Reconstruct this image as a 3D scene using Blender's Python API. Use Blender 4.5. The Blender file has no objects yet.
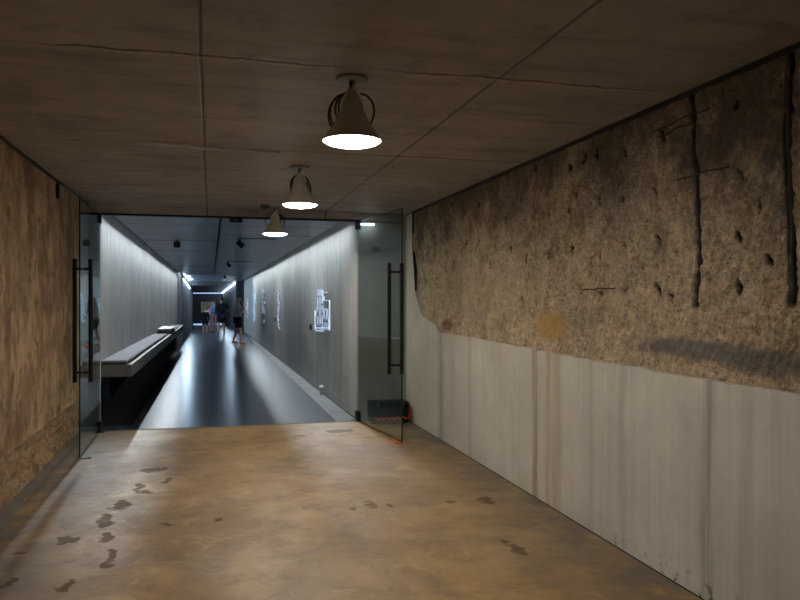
import bpy, bmesh, math, random
from mathutils import Vector, noise, Matrix
random.seed(7)
C = bpy.context.scene
COL = C.collection
# ------------------------------------------------------------------ camera, world, exposure
F, VPX, HC, HZ = 740.0, 211.0, 1.5, 300.0
TH = math.atan((400 - VPX) / F)
cam = bpy.data.cameras.new('camera'); cam.sensor_width = 36.0; cam.lens = F / 800 * 36.0
cam.clip_start = 0.05; cam.clip_end = 200
camo = bpy.data.objects.new('camera', cam); COL.objects.link(camo)
camo.location = (0, 0, HC); camo.rotation_euler = (math.pi / 2, 0, -TH)
C.camera = camo
w = bpy.data.worlds.new('world'); C.world = w; w.use_nodes = True
w.node_tree.nodes['Background'].inputs[0].default_value = (0.75, 0.8, 1.0, 1)
w.node_tree.nodes['Background'].inputs[1].default_value = 0.012
C.view_settings.view_transform = 'Standard'; C.view_settings.look = 'None'
C.view_settings.gamma = 1.0; C.view_settings.use_curve_mapping = False
C.view_settings.exposure = 0.85
C.cycles.max_bounces = 10; C.cycles.transparent_max_bounces = 16
C.cycles.sample_clamp_indirect = 1.2; C.cycles.sample_clamp_direct = 12.0; C.cycles.use_light_tree = False
LAMP_POWER = 88.0          # three pendants, emission of the lit discs
WASH = 22.0                # wall washers in the corridor (W each)
COVE = 42.0
SIN, COS = math.sin(TH), math.cos(TH)

def area(name, loc, rot, sx, sy, power, col, spread=math.pi):
    l = bpy.data.lights.new(name, 'AREA'); l.shape = 'RECTANGLE'; l.size = sx; l.size_y = sy
    l.energy = power; l.color = col; l.spread = spread
    o = bpy.data.objects.new(name, l); COL.objects.link(o); o.location = loc; o.rotation_euler = rot
    return o

# picture measurements -> the wall or floor plane they lie on
def at(u, v, zc): return Vector((zc / F * (F * SIN + (u - 400) * COS), zc / F * (F * COS - (u - 400) * SIN), HC - (v - HZ) * zc / F))
def on_x(u, v, x): return at(u, v, x * F / (F * SIN + (u - 400) * COS))
def on_y(u, v, y): return at(u, v, y * F / (F * COS - (u - 400) * SIN))
def on_z(u, v, z=0.0): return at(u, v, (HC - z) * F / (v - HZ))

Y0, YD = -3.0, 9.0                 # hall from behind the camera to the doors
XL, XR = -1.355, 2.385             # hall walls
ZC = 2.58                          # hall ceiling
CXL, CXR, CZ = -1.28, 1.77, 2.53   # corridor walls and ceiling
def fz(y): return 0.0 if y < 9 else -0.008 * (y - 9)
def on_floor(u, v):
    z = 0
    for _ in range(8):
        p = on_z(u, v, z); z = fz(p.y)
    return p

# ------------------------------------------------------------------ material helpers
class NT:
    def __init__(s, name):
        s.m = bpy.data.materials.new(name); s.m.use_nodes = True; s.t = s.m.node_tree
        s.b = s.t.nodes['Principled BSDF']; s.out = s.t.nodes['Material Output']
    def n(s, typ, **k):
        nd = s.t.nodes.new(typ)
        for a, v in k.items(): setattr(nd, a, v)
        return nd
    def l(s, a, b): s.t.links.new(a, b)
    def setin(s, sock, v):
        if hasattr(v, 'is_output') or isinstance(v, bpy.types.NodeSocket): s.l(v, sock)
        else: sock.default_value = v
    def math(s, op, a, b=0.0, c=None, clamp=False):
        nd = s.n('ShaderNodeMath', operation=op, use_clamp=clamp)
        s.setin(nd.inputs[0], a); s.setin(nd.inputs[1], b)
        if c is not None: s.setin(nd.inputs[2], c)
        return nd.outputs[0]
    def vmath(s, op, a, b=None):
        nd = s.n('ShaderNodeVectorMath', operation=op); s.setin(nd.inputs[0], a)
        if b is not None: s.setin(nd.inputs[1], b)
        return nd.outputs[1] if op in ('LENGTH', 'DOT_PRODUCT') else nd.outputs[0]
    def co(s):
        if not hasattr(s, '_co'): s._co = s.n('ShaderNodeTexCoord').outputs['Object']
        return s._co
    def xyz(s):
        if not hasattr(s, '_xyz'):
            q = s.n('ShaderNodeSeparateXYZ'); s.l(s.co(), q.inputs[0]); s._xyz = q.outputs
        return s._xyz
    def noise(s, scale=5, detail=4, rough=.55, sc=(1, 1, 1), off=(0, 0, 0), dist=0.0):
        mp = s.n('ShaderNodeMapping'); s.l(s.co(), mp.inputs[0]); mp.inputs['Scale'].default_value = sc; mp.inputs['Location'].default_value = off
        nd = s.n('ShaderNodeTexNoise'); s.l(mp.outputs[0], nd.inputs['Vector'])
        nd.inputs['Scale'].default_value = scale; nd.inputs['Detail'].default_value = detail
        nd.inputs['Roughness'].default_value = rough; nd.inputs['Distortion'].default_value = dist
        return nd.outputs['Fac']
    def vor(s, scale=20, feature='F1', out='Distance', rnd=1.0):
        nd = s.n('ShaderNodeTexVoronoi', feature=feature); s.l(s.co(), nd.inputs['Vector'])
        nd.inputs['Scale'].default_value = scale; nd.inputs['Randomness'].default_value = rnd
        return nd.outputs[out]
    def ramp(s, x, lo, hi, a=0.0, b=1.0):
        nd = s.n('ShaderNodeMapRange'); nd.interpolation_type = 'SMOOTHSTEP'
        s.setin(nd.inputs['Value'], x)
        for k, v in (('From Min', lo), ('From Max', hi), ('To Min', a), ('To Max', b)): nd.inputs[k].default_value = v
        return nd.outputs[0]
    def mix(s, f, a, b, blend='MIX'):
        nd = s.n('ShaderNodeMix', data_type='RGBA', blend_type=blend)
        s.setin(nd.inputs[0], f)
        for sk, v in ((nd.inputs[6], a), (nd.inputs[7], b)):
            if isinstance(v, tuple): v = (*v[:3], 1.0)
            s.setin(sk, v)
        return nd.outputs[2]
    def bump(s, h, strength=.5, dist=.01, normal=None):
        nd = s.n('ShaderNodeBump'); s.setin(nd.inputs['Height'], h)
        nd.inputs['Strength'].default_value = strength; nd.inputs['Distance'].default_value = dist
        if normal is not None: s.l(normal, nd.inputs['Normal'])
        s.l(nd.outputs[0], s.b.inputs['Normal']); return nd.outputs[0]
    def color(s, v): s.setin(s.b.inputs['Base Color'], v if not isinstance(v, tuple) else (*v[:3], 1.0))
    def rough(s, v): s.setin(s.b.inputs['Roughness'], v)
    def line(s, coord, pos, half, soft=.004, wob=None):
        d = s.math('SUBTRACT', coord, pos)
        if wob is not None: d = s.math('ADD', d, wob)
        return s.ramp(s.math('ABSOLUTE', d), half, half + soft, 1.0, 0.0)

def simple(name, col, rough=.5, metal=0.0, var=.12, scale=30, bump=.15, spec=None):
    m = NT(name); n = m.noise(scale, 4)
    m.color(m.mix(n, tuple(c * (1 - var) for c in col), tuple(min(1, c * (1 + var)) for c in col)))
    m.rough(rough); m.b.inputs['Metallic'].default_value = metal
    if spec is not None: m.b.inputs['Specular IOR Level'].default_value = spec
    if bump: m.bump(n, bump, .002)
    return m.m
def emit(name, col, strength):
    m = NT(name); m.color(col); m.b.inputs['Emission Color'].default_value = (*col, 1); m.b.inputs['Emission Strength'].default_value = strength
    return m.m

# hall floor: ochre stained screed with damp spots
def mat_floor():
    m = NT('ochre_screed'); X, Y, Z = m.xyz()
    big = m.noise(1.1, 5, .6, dist=.4); mid = m.noise(4.5, 6, .65, off=(3, 1, 0)); fine = m.noise(60, 3)
    streak = m.noise(2.2, 4, .6, sc=(1, .35, 1), off=(8, 2, 0))
    c = m.mix(m.ramp(big, .35, .65), (.210, .122, .042), (.33, .200, .070))
    c = m.mix(m.ramp(streak, .45, .7, 0, .6), c, (.25, .175, .105))
    c = m.mix(m.ramp(mid, .52, .72, 0, .55), c, (.16, .102, .055))
    c = m.mix(m.ramp(mid, .30, .42, .5, 0), c, (.36, .225, .095))
    m2 = m.noise(2.6, 7, .72, off=(11, 3, 0), dist=.6); m3 = m.noise(13, 6, .75, sc=(1, .6, 1), off=(2, 9, 0))
    c = m.mix(m.ramp(m2, .50, .64, 0, .6), c, (.135, .088, .050))
    c = m.mix(m.ramp(m2, .44, .34, 0, .6), c, (.43, .285, .11))
    c = m.mix(m.ramp(m3, .54, .70, 0, .55), c, (.12, .080, .048))
    c = m.mix(m.ramp(m3, .44, .30, 0, .35), c, (.42, .30, .16))
    # grey cement wash along both wall bases
    e = m.math('MAXIMUM', m.ramp(X, XR - .75, XR - .02), m.ramp(X, XL + .80, XL + .1))
    e = m.math('MULTIPLY', e, m.ramp(m2, .36, .60, .25, .95))
    c = m.mix(e, c, (.105, .088, .070))
    w1 = m.n('ShaderNodeTexNoise'); m.l(m.co(), w1.inputs[0]); w1.inputs['Scale'].default_value = 9; w1.inputs['Detail'].default_value = 4
    wv = m.vmath('MULTIPLY', m.vmath('SUBTRACT', w1.outputs['Color'], (.5, .5, .5)), (.16, .34, 0))
    p = m.vmath('ADD', m.co(), wv)
    spots = [(152, 470, .20, .05), (139, 487, .07, .16), (144, 493, .12, .05), (167, 480, .06, .07), (121, 505, .12, .13), (105, 522, .08, .14), (104, 518, .05, .07),
             (68, 541, .10, .06), (107, 537, .05, .11), (111, 556, .06, .11), (107, 566, .06, .05), (16, 555, .06, .04), (10, 584, .05, .05), (68, 586, .06, .06),
             (165, 524, .07, .04), (218, 520, .04, .03), (352, 508, .06, .035), (370, 505, .055, .05), (390, 505, .035, .035),
             (450, 502, .075, .06), (485, 500, .12, .07), (517, 550, .08, .07), (340, 431, .30, .10), (300, 436, .12, .04), (505, 543, .05, .04)]
    tot = None
    for (u, v, rx, ry) in spots:
        q = on_z(u, v)
        d = m.vmath('SUBTRACT', p, (q.x, q.y, 0)); d = m.vmath('MULTIPLY', d, (1.55 / rx, 1.5 / (ry * 1.9), 0))
        r = m.ramp(m.vmath('LENGTH', d), .75, 1.05, 1, 0)
        tot = r if tot is None else m.math('MAXIMUM', tot, r)
    c = m.mix(m.math('MULTIPLY', tot, .55), c, (.035, .022, .012))
    m.color(c)
    r = m.ramp(big, .3, .7, .50, .36); r = m.math('ADD', r, m.math('MULTIPLY', tot, .15)); r = m.math('ADD', r, m.ramp(mid, .4, .7, 0, .1))
    m.rough(r); m.setin(m.b.inputs['Specular IOR Level'], m.math('SUBTRACT', .5, m.math('MULTIPLY', tot, .3)))
    m.bump(m.math('ADD', m.math('ADD', m.math('MULTIPLY', mid, .5), m.math('MULTIPLY', m3, .3)), m.math('MULTIPLY', fine, .12)), .35, .012)
    return m.m

def mat_concrete(name, a, b, streaks=.5, seams_y=(), seams_z=(), rough=.75, rust=(), pit=.5, grime=0.0, holes=None, board=None, spec=.35):
    m = NT(name); X, Y, Z = m.xyz()
    big = m.noise(1.3, 5, .6); st = m.noise(1.0, 5, .65, sc=(14, 14, .55)); st2 = m.noise(1.0, 4, .6, sc=(45, 45, 1.2), off=(5, 5, 1)); fine = m.noise(70, 3)
    c = m.mix(m.ramp(big, .3, .7), a, b)
    c = m.mix(m.ramp(st, .42, .68, 0, streaks), c, tuple(v * .62 for v in a))
    c = m.mix(m.ramp(st2, .50, .72, 0, streaks * .7), c, tuple(min(1, v * 1.35) for v in b))
    h = m.math('MULTIPLY', fine, .15)
    if board:
        pitch = board; fr = m.math('FRACT', m.math('DIVIDE', Y, pitch)); ln = m.ramp(m.math('ABSOLUTE', m.math('SUBTRACT', fr, .5)), .5 - .018 / pitch, .5 - .006 / pitch, 0, 1)
        idx = m.math('FLOOR', m.math('DIVIDE', Y, pitch)); wn = m.n('ShaderNodeTexWhiteNoise', noise_dimensions='1D'); m.l(idx, wn.inputs['W'])
        c = m.mix(m.math('MULTIPLY', wn.outputs['Value'], .38), c, tuple(v * .68 for v in a))
        c = m.mix(m.math('MULTIPLY', ln, .7), c, tuple(v * .3 for v in a)); h = m.math('SUBTRACT', h, ln)
    for (y, hw) in seams_y:
        s_ = m.line(Y, y, hw, .006); c = m.mix(m.math('MULTIPLY', s_, .6), c, tuple(v * .3 for v in a)); h = m.math('SUBTRACT', h, m.math('MULTIPLY', s_, .8))
    for (y, hw, col, k) in rust:  # rust streaks, also the painted shade of the wall bend
        wob = m.math('MULTIPLY', m.math('SUBTRACT', m.noise(1.5, 3, .5, off=(y, y, 0)), .5), .12)
        s_ = m.line(Y, y, hw * .2, hw, wob); s_ = m.math('MULTIPLY', s_, m.ramp(st2, .35, .6, .4, 1.0))
        c = m.mix(m.math('MULTIPLY', s_, k), c, col)
    bl = m.noise(3.2, 6, .7, off=(6, 1, 4)); c = m.mix(m.ramp(bl, .52, .70, 0, streaks * 1.4), c, tuple(v * .72 for v in a))
    sp = m.math('MULTIPLY', m.ramp(m.vor(15), .035, .07, 1, 0), m.ramp(m.noise(4, 2, off=(9, 1, 1)), .48, .58)); c = m.mix(m.math('MULTIPLY', sp, .5), c, (.22, .12, .06))
    v = m.vor(26); ph = m.ramp(v, .05, .11, 1, 0); sel = m.ramp(m.noise(7, 2), .52, .6); ph = m.math('MULTIPLY', ph, sel)
    c = m.mix(m.math('MULTIPLY', ph, pit), c, tuple(q * .35 for q in a)); h = m.math('SUBTRACT', h, m.math('MULTIPLY', ph, .5))
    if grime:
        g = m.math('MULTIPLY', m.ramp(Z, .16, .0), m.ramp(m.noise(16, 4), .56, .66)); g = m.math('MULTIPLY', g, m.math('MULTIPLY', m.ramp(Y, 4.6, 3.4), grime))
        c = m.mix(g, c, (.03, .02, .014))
    if holes:
        (py, pz, oy, oz, rr) = holes
        fy = m.math('MULTIPLY', m.math('SUBTRACT', m.math('FRACT', m.math('DIVIDE', m.math('SUBTRACT', Y, oy), py)), .5), py)
        fzz = m.math('MULTIPLY', m.math('SUBTRACT', m.math('FRACT', m.math('DIVIDE', m.math('SUBTRACT', Z, oz), pz)), .5), pz)
        d = m.math('SQRT', m.math('ADD', m.math('MULTIPLY', fy, fy), m.math('MULTIPLY', fzz, fzz)))
        k = m.ramp(d, rr * .7, rr, 1, 0); c = m.mix(m.math('MULTIPLY', k, .8), c, (.03, .03, .03)); h = m.math('SUBTRACT', h, k)
    m.color(c); m.rough(rough); m.b.inputs['Specular IOR Level'].default_value = spec
    m.bump(m.math('ADD', h, m.math('MULTIPLY', big, .3)), .45, .006)
    return m.m

def mat_ceiling():
    m = NT('hall_ceiling_concrete'); X, Y, Z = m.xyz()
    big = m.noise(1.4, 5, .62); st = m.noise(1.0, 5, .6, sc=(1.2, 7, 1)); fine = m.noise(60, 3)
    c = m.mix(m.ramp(big, .3, .7), (.33, .315, .315), (.48, .46, .455))
    c = m.mix(m.ramp(st, .48, .70, 0, .55), c, (.20, .18, .16)); c = m.mix(m.ramp(m.noise(4, 7, .75, off=(3, 3, 3)), .50, .66, 0, .45), c, (.19, .17, .15))
    spk = m.math('MULTIPLY', m.ramp(m.vor(9), .04, .09, 1, 0), m.ramp(m.noise(3, 2, off=(4, 4, 4)), .52, .58))
    c = m.mix(m.math('MULTIPLY', spk, .8), c, (.05, .04, .03))
    h = m.math('MULTIPLY', fine, .06)
    w1 = m.math('MULTIPLY', m.math('SUBTRACT', m.noise(2.5, 3), .5), .02)
    for x in (-.045, 1.36):
        s_ = m.line(X, x, .003, .008, w1); c = m.mix(m.math('MULTIPLY', s_, .7), c, (.04, .035, .03)); h = m.math('SUBTRACT', h, s_)
    w2 = m.math('MULTIPLY', m.math('SUBTRACT', m.noise(3.5, 6, .75), .5), .13)
    dens = m.noise(2.0, 3, off=(1, 7, 0))
    for (y, k) in ((1.4, .8), (3.38, 1.0), (5.40, 1.0), (6.33, .55), (8.2, .4)):
        s_ = m.math('MULTIPLY', m.line(Y, y, .004, .016, w2), m.ramp(dens, .35, .55, .15, 1.0))
        e_ = m.math('MULTIPLY', m.line(Y, y + .03, .006, .018, w2), m.ramp(dens, .38, .55, .3, 1.0))
        c = m.mix(m.math('MULTIPLY', s_, k * .85), c, (.05, .038, .028)); h = m.math('SUBTRACT', h, m.math('MULTIPLY', s_, k))
        c = m.mix(m.math('MULTIPLY', e_, k * .65), c, (.60, .52, .42)); h = m.math('ADD', h, m.math('MULTIPLY', e_, k))
    m.color(c); m.rough(.62); m.bump(h, .7, .012); return m.m

def mat_rock(name, c1, c2, c3, dark, ochre=None, scale=1.0, plaster_z=None):
    m = NT(name); X, Y, Z = m.xyz()
    big = m.noise(1.6 * scale, 6, .65); mid = m.noise(9 * scale, 6, .7, dist=.3); fine = m.noise(55, 5, .7)
    st = m.noise(7, 7, .75)
    c = m.mix(m.ramp(mid, .32, .66), c1, c2)
    c = m.mix(m.ramp(big, .46, .66, 0, .75), c, c3)
    g2 = m.noise(26, 6, .8, off=(3, 5, 1)); g3 = m.noise(85, 3, .7, off=(1, 2, 9))
    c = m.mix(m.ramp(g2, .53, .63, 0, .75), c, tuple(min(1, k * 1.45) for k in c2))
    c = m.mix(m.ramp(g2, .47, .36, 0, .75), c, dark)
    c = m.mix(m.ramp(g3, .56, .68, 0, .6), c, tuple(min(1, k * 1.5) for k in c2))
    v = m.vor(48 * scale, out='Color'); q = m.n('ShaderNodeSeparateColor'); m.l(v, q.inputs[0])
    c = m.mix(m.math('MULTIPLY', m.ramp(q.outputs[1], .86, .92), .45), c, (.40, .37, .32))
    c = m.mix(m.ramp(fine, .54, .70, 0, .7), c, dark)
    tm = m.n('ShaderNodeMapping'); m.l(m.co(), tm.inputs[0]); tm.inputs['Rotation'].default_value = (.95, 0, 0); tm.inputs['Scale'].default_value = (1, 4.5, 26)
    tn = m.n('ShaderNodeTexNoise'); m.l(tm.outputs[0], tn.inputs['Vector']); tn.inputs['Scale'].default_value = 2.4; tn.inputs['Detail'].default_value = 4
    zone = m.ramp(m.noise(1.5, 3, off=(7, 7, 2)), .42, .56); tmk = m.math('MULTIPLY', m.ramp(tn.outputs['Fac'], .56, .66), zone)
    if plaster_z is None: c = m.mix(m.math('MULTIPLY', tmk, .6), c, (.62, .50, .34))
    blot = m.noise(2.8, 7, .75, off=(1, 12, 5)); c = m.mix(m.ramp(blot, .52, .64, 0, .6), c, tuple(k * .55 for k in c1))
    if plaster_z is None:                 # dark stains with painted lamp falloff, growing towards the top
        stain_falloff = m.math('MULTIPLY', m.ramp(m.math('ADD', m.math('MULTIPLY', Z, .35), blot), 1.12, 1.42), .75)
        c = m.mix(stain_falloff, c, (.085, .066, .056))
    at_ = m.n('ShaderNodeAttribute', attribute_name='pit'); c = m.mix(at_.outputs['Fac'], c, (.012, .009, .007))
    if ochre:
        for (y, z, ry, rz, col, k) in ochre:
            d = m.vmath('MULTIPLY', m.vmath('SUBTRACT', m.co(), (0, y, z)), (0, 1 / ry, 1 / rz))
            s_ = m.ramp(m.math('ADD', m.vmath('LENGTH', d), m.math('MULTIPLY', m.math('SUBTRACT', st, .5), 1.6)), .55, 1.1, 1, 0)
            c = m.mix(m.math('MULTIPLY', s_, k), c, col)
    if plaster_z is not None:
        zz = m.math('ADD', Z, m.math('MULTIPLY', m.math('SUBTRACT', m.noise(2.2, 4), .5), .12))
        up = m.ramp(zz, plaster_z, plaster_z + .04)
        sm = m.mix(m.ramp(m.noise(2.2, 7, .7, off=(2, 2, 2)), .35, .65), (.50, .345, .20), (.25, .165, .10))
        sm = m.mix(m.ramp(m.noise(1.0, 6, .7, sc=(2.2, 2.2, .8)), .46, .62, 0, .8), sm, (.16, .098, .055))
        sm = m.mix(m.ramp(m.noise(6, 6, .75), .52, .64, 0, .85), sm, (.13, .09, .055))
        c = m.mix(up, c, sm)
    m.color(c); m.rough(.92); m.b.inputs['Specular IOR Level'].default_value = .2
    h = m.math('ADD', m.math('MULTIPLY', g2, 1.6), m.math('MULTIPLY', fine, .5)); h = m.math('ADD', h, m.math('MULTIPLY', m.vor(95), -.3))
    m.bump(h, .85 if plaster_z is None else .6, .014); return m.m

def mat_corr_ceiling():
    m = NT('sheet_metal_ceiling'); X, Y, Z = m.xyz()
    c = m.mix(m.noise(1.2, 3), (.11, .135, .17), (.16, .19, .235))
    wn = m.n('ShaderNodeTexWhiteNoise', noise_dimensions='1D'); m.l(m.math('FLOOR', m.math('DIVIDE', m.math('SUBTRACT', Y, YD + .16), 1.4)), wn.inputs['W'])
    c = m.mix(m.math('MULTIPLY', wn.outputs['Value'], .5), c, (.08, .095, .12))
    m.color(c); m.rough(m.ramp(m.noise(3, 3), .3, .7, .30, .34)); m.b.inputs['Metallic'].default_value = .25
    return m.m

def mat_corr_floor():
    m = NT('dark_polished_asphalt'); X, Y, Z = m.xyz()
    big = m.noise(1.2, 5, .6); fine = m.noise(40, 5, .7); mid = m.noise(7, 5, .6)
    c = m.mix(m.ramp(big, .3, .7), (.018, .024, .034), (.032, .040, .054))
    c = m.mix(m.ramp(fine, .5, .75, 0, .1), c, (.07, .075, .083))
    ln = m.line(m.math('FRACT', m.math('DIVIDE', Y, 2.4)), .5, .002, .003); c = m.mix(m.math('MULTIPLY', ln, .6), c, (.015, .016, .018))
    m.color(c); m.rough(.235); m.b.inputs['Specular IOR Level'].default_value = .7
    return m.m

def mat_glass():
    m = NT('clear_door_glass'); t = m.t
    tr = m.n('ShaderNodeBsdfTransparent'); tr.inputs[0].default_value = (.90, .94, .935, 1)
    gl = m.n('ShaderNodeBsdfGlossy'); gl.inputs['Roughness'].default_value = .0; gl.inputs['Color'].default_value = (.92, .97, .96, 1)
    g = m.n('ShaderNodeNewGeometry'); fr = m.n('ShaderNodeFresnel')
    io = m.n('ShaderNodeMix', data_type='FLOAT'); m.l(g.outputs['Backfacing'], io.inputs[0]); io.inputs[2].default_value = 1.5; io.inputs[3].default_value = 1 / 1.5
    m.l(io.outputs[0], fr.inputs['IOR'])
    mx = m.n('ShaderNodeMixShader'); m.l(fr.outputs[0], mx.inputs[0]); m.l(tr.outputs[0], mx.inputs[1]); m.l(gl.outputs[0], mx.inputs[2])
    m.l(mx.outputs[0], m.out.inputs['Surface']); t.nodes.remove(m.b); return m.m

M = {}
M['floor'] = mat_floor(); M['ceil'] = mat_ceiling(); M['cceil'] = mat_corr_ceiling(); M['cfloor'] = mat_corr_floor(); M['glass'] = mat_glass()
M['glass_edge'] = simple('dark_glass_edge', (.012, .022, .02), .15)
M['low'] = mat_concrete('pale_cast_concrete', (.47, .43, .365), (.60, .56, .475), .20,
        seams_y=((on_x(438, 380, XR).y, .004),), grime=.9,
        rust=((on_x(535, 400, XR).y, .06, (.15, .085, .05), .7), (on_x(556, 400, XR).y, .10, (.40, .30, .19), .8), (on_x(707, 400, XR).y, .06, (.22, .20, .165), .7),
              (on_x(548, 400, XR).y, .05, (.30, .20, .12), .6), (on_x(622, 400, XR).y, .05, (.25, .225, .19), .4), (on_x(470, 400, XR).y, .08, (.28, .26, .21), .35), (on_x(441, 400, XR).y, .10, (.20, .19, .165), .7), (on_x(590, 400, XR).y, .04, (.33, .30, .24), .5), (on_x(745, 400, XR).y, .06, (.30, .27, .23), .4)))  # dark band beside the seam: shade of the wall bend put into the colour
M['cwall'] = mat_concrete('board_marked_concrete', (.38, .385, .365), (.47, .475, .455), .5, board=1.15, holes=(1.15, 1.0, .3, .55, .013), rough=.7)
M['cwall_l'] = mat_concrete('board_marked_concrete_left', (.38, .385, .38), (.47, .475, .47), .5, board=1.3, holes=(2.6, 1.0, .3, .05, .013), rough=.7)
M['ret'] = mat_concrete('return_wall_concrete', (.30, .31, .28), (.36, .37, .34), .3)
M['dark_wall'] = mat_concrete('dark_end_concrete', (.030, .033, .042), (.05, .054, .065), .5, board=.9)
M['black_wall'] = simple('black_end_wall', (.007, .009, .016), .7)
M['slot'] = simple('dark_slot_shade', (.02, .02, .022), .9)
M['kerb'] = mat_concrete('grey_kerb_cement', (.10, .085, .065), (.16, .135, .105), .2)
M['bench'] = mat_concrete('bench_concrete', (.075, .078, .08), (.11, .112, .115), .15)
M['pad'] = simple('grey_felt_pad', (.11, .11, .12), .85, scale=90)
M['black'] = simple('black_painted_metal', (.008, .008, .009), .55, spec=.2)
M['steel'] = simple('dark_steel', (.10, .10, .10), .4, .8)
M['galv'] = simple('galvanised_plate', (.30, .31, .29), .45, .5)
M['shade'] = simple('grey_lamp_shade', (.72, .73, .67), .5, .0)
M['cable'] = simple('dark_cable', (.035, .033, .03), .55)
M['tie'] = simple('pale_metal_bracket', (.85, .82, .74), .4, .0)
M['rod'] = simple('black_iron', (.012, .010, .009), .8, bump=.6)
M['rust'] = simple('brown_iron', (.06, .035, .022), .85, bump=.6)
M['lit'] = emit('lit_lens', (1.0, .94, .86), LAMP_POWER)
M['led'] = emit('cold_led', (.60, .80, 1.0), 75.0)
M['door_led'] = emit('door_led', (.8, .9, 1.0), 7.0)
M['led_far'] = emit('cold_led_far', (.55, .72, 1.0), .45)
M['glow'] = emit('reflection_glow', (.45, .7, 1.0), 14.0)
M['draw'] = emit('lit_engraving', (.50, .66, .85), .12)
M['draw_hi'] = emit('bright_engraving', (.75, .87, 1.0), .20)
M['draw_dim'] = simple('grey_engraving', (.16, .17, .20), .5)
M['red'] = emit('red_cable', (.70, .06, .03), .06)
M['orange'] = simple('orange_cord', (.80, .16, .05), .5)
M['green'] = simple('green_plastic', (.02, .16, .05), .4)
M['white'] = simple('white_plastic', (.75, .75, .73), .4)
M['grey'] = simple('grey_plastic', (.30, .29, .28), .5)
M['beige'] = simple('beige_plate', (.25, .19, .13), .6)
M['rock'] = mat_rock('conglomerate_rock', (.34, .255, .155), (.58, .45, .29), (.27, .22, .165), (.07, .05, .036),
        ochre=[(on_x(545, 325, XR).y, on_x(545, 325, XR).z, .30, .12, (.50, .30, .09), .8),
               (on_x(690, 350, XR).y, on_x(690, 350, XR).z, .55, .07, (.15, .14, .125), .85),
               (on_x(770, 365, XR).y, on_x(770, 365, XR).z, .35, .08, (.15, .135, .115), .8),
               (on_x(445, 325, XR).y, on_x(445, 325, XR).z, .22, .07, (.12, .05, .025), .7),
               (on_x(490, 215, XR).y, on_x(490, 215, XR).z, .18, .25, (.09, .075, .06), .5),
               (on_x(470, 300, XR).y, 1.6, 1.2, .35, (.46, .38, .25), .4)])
M['rockl'] = mat_rock('cut_earth_and_plaster', (.25, .16, .085), (.38, .25, .135), (.24, .17, .11), (.07, .048, .03), scale=.6, plaster_z=.43)

for k_ in ('draw', 'draw_hi', 'red', 'led_far', 'glow'): M[k_].cycles.emission_sampling = 'NONE'
# ------------------------------------------------------------------ mesh helpers
def link(name, bm, mat, parent=None, smooth=False, bevel=0.0):
    me = bpy.data.meshes.new(name)
    bmesh.ops.recalc_face_normals(bm, faces=bm.faces[:])
    bm.to_mesh(me); bm.free()
    o = bpy.data.objects.new(name, me); COL.objects.link(o)
    for mm in (mat if isinstance(mat, list) else [mat]): me.materials.append(mm)
    if smooth:
        for p in me.polygons: p.use_smooth = True
    if bevel:
        b = o.modifiers.new('bevel', 'BEVEL'); b.width = bevel; b.segments = 2; b.limit_method = 'ANGLE'
    if parent: o.parent = parent
    return o
def box(bm, x0, x1, y0, y1, z0, z1, mi=0):
    v = [bm.verts.new((x, y, z)) for x in (x0, x1) for y in (y0, y1) for z in (z0, z1)]
    for f in ((0, 1, 3, 2), (4, 6, 7, 5), (0, 4, 5, 1), (2, 3, 7, 6), (0, 2, 6, 4), (1, 5, 7, 3)):
        bm.faces.new([v[i] for i in f]).material_index = mi
def hexa(bm, pts):            # 8 points: bottom ring of four, top ring of four
    v = [bm.verts.new(p) for p in pts]
    for f in ((3, 2, 1, 0), (4, 5, 6, 7), (0, 1, 5, 4), (1, 2, 6, 5), (2, 3, 7, 6), (3, 0, 4, 7)): bm.faces.new([v[i] for i in f])
def prism_yz(bm, x0, x1, pts):
    a = [bm.verts.new((x0, y, z)) for y, z in pts]; b = [bm.verts.new((x1, y, z)) for y, z in pts]; n = len(pts)
    bm.faces.new(a); bm.faces.new(b[::-1])
    for i in range(n): bm.faces.new((a[i], a[(i + 1) % n], b[(i + 1) % n], b[i]))
def tube(bm, pts, r, n=8, closed=False):
    pts = [Vector(p) for p in pts]; rings = []; N = len(pts); ref = None
    for i, p in enumerate(pts):
        d = (pts[(i + 1) % N] - pts[i - 1]) if closed else (pts[min(i + 1, N - 1)] - pts[max(i - 1, 0)])
        d.normalize()
        if ref is None: ref = d.orthogonal().normalized()
        ref = (ref - d * ref.dot(d)); ref = ref.normalized() if ref.length > 1e-6 else d.orthogonal().normalized()
        s = d.cross(ref); rr = r[i] if isinstance(r, (list, tuple)) else r
        rings.append([bm.verts.new(p + (ref * math.cos(a) + s * math.sin(a)) * rr) for a in [2 * math.pi * k / n for k in range(n)]])
    for i in range(N if closed else N - 1):
        A, B = rings[i], rings[(i + 1) % N]
        for k in range(n): bm.faces.new((A[k], A[(k + 1) % n], B[(k + 1) % n], B[k]))
    if not closed: bm.faces.new(rings[0][::-1]); bm.faces.new(rings[-1])
def lathe(bm, prof, n=40, cap0=False, cap1=False, c=(0, 0)):
    rings = [[bm.verts.new((c[0] + r * math.cos(2 * math.pi * k / n), c[1] + r * math.sin(2 * math.pi * k / n), z)) for k in range(n)] for r, z in prof]
    for A, B in zip(rings, rings[1:]):
        for k in range(n): bm.faces.new((A[k], A[(k + 1) % n], B[(k + 1) % n], B[k]))
    if cap0: bm.faces.new(rings[0][::-1])
    if cap1: bm.faces.new(rings[-1])
def ball(bm, c, r, sc=(1, 1, 1), seg=16):
    g = bmesh.ops.create_uvsphere(bm, u_segments=seg, v_segments=max(6, seg * 2 // 3), radius=r)['verts']
    for v in g: v.co = Vector((v.co.x * sc[0] + c[0], v.co.y * sc[1] + c[1], v.co.z * sc[2] + c[2]))
    return g
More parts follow.
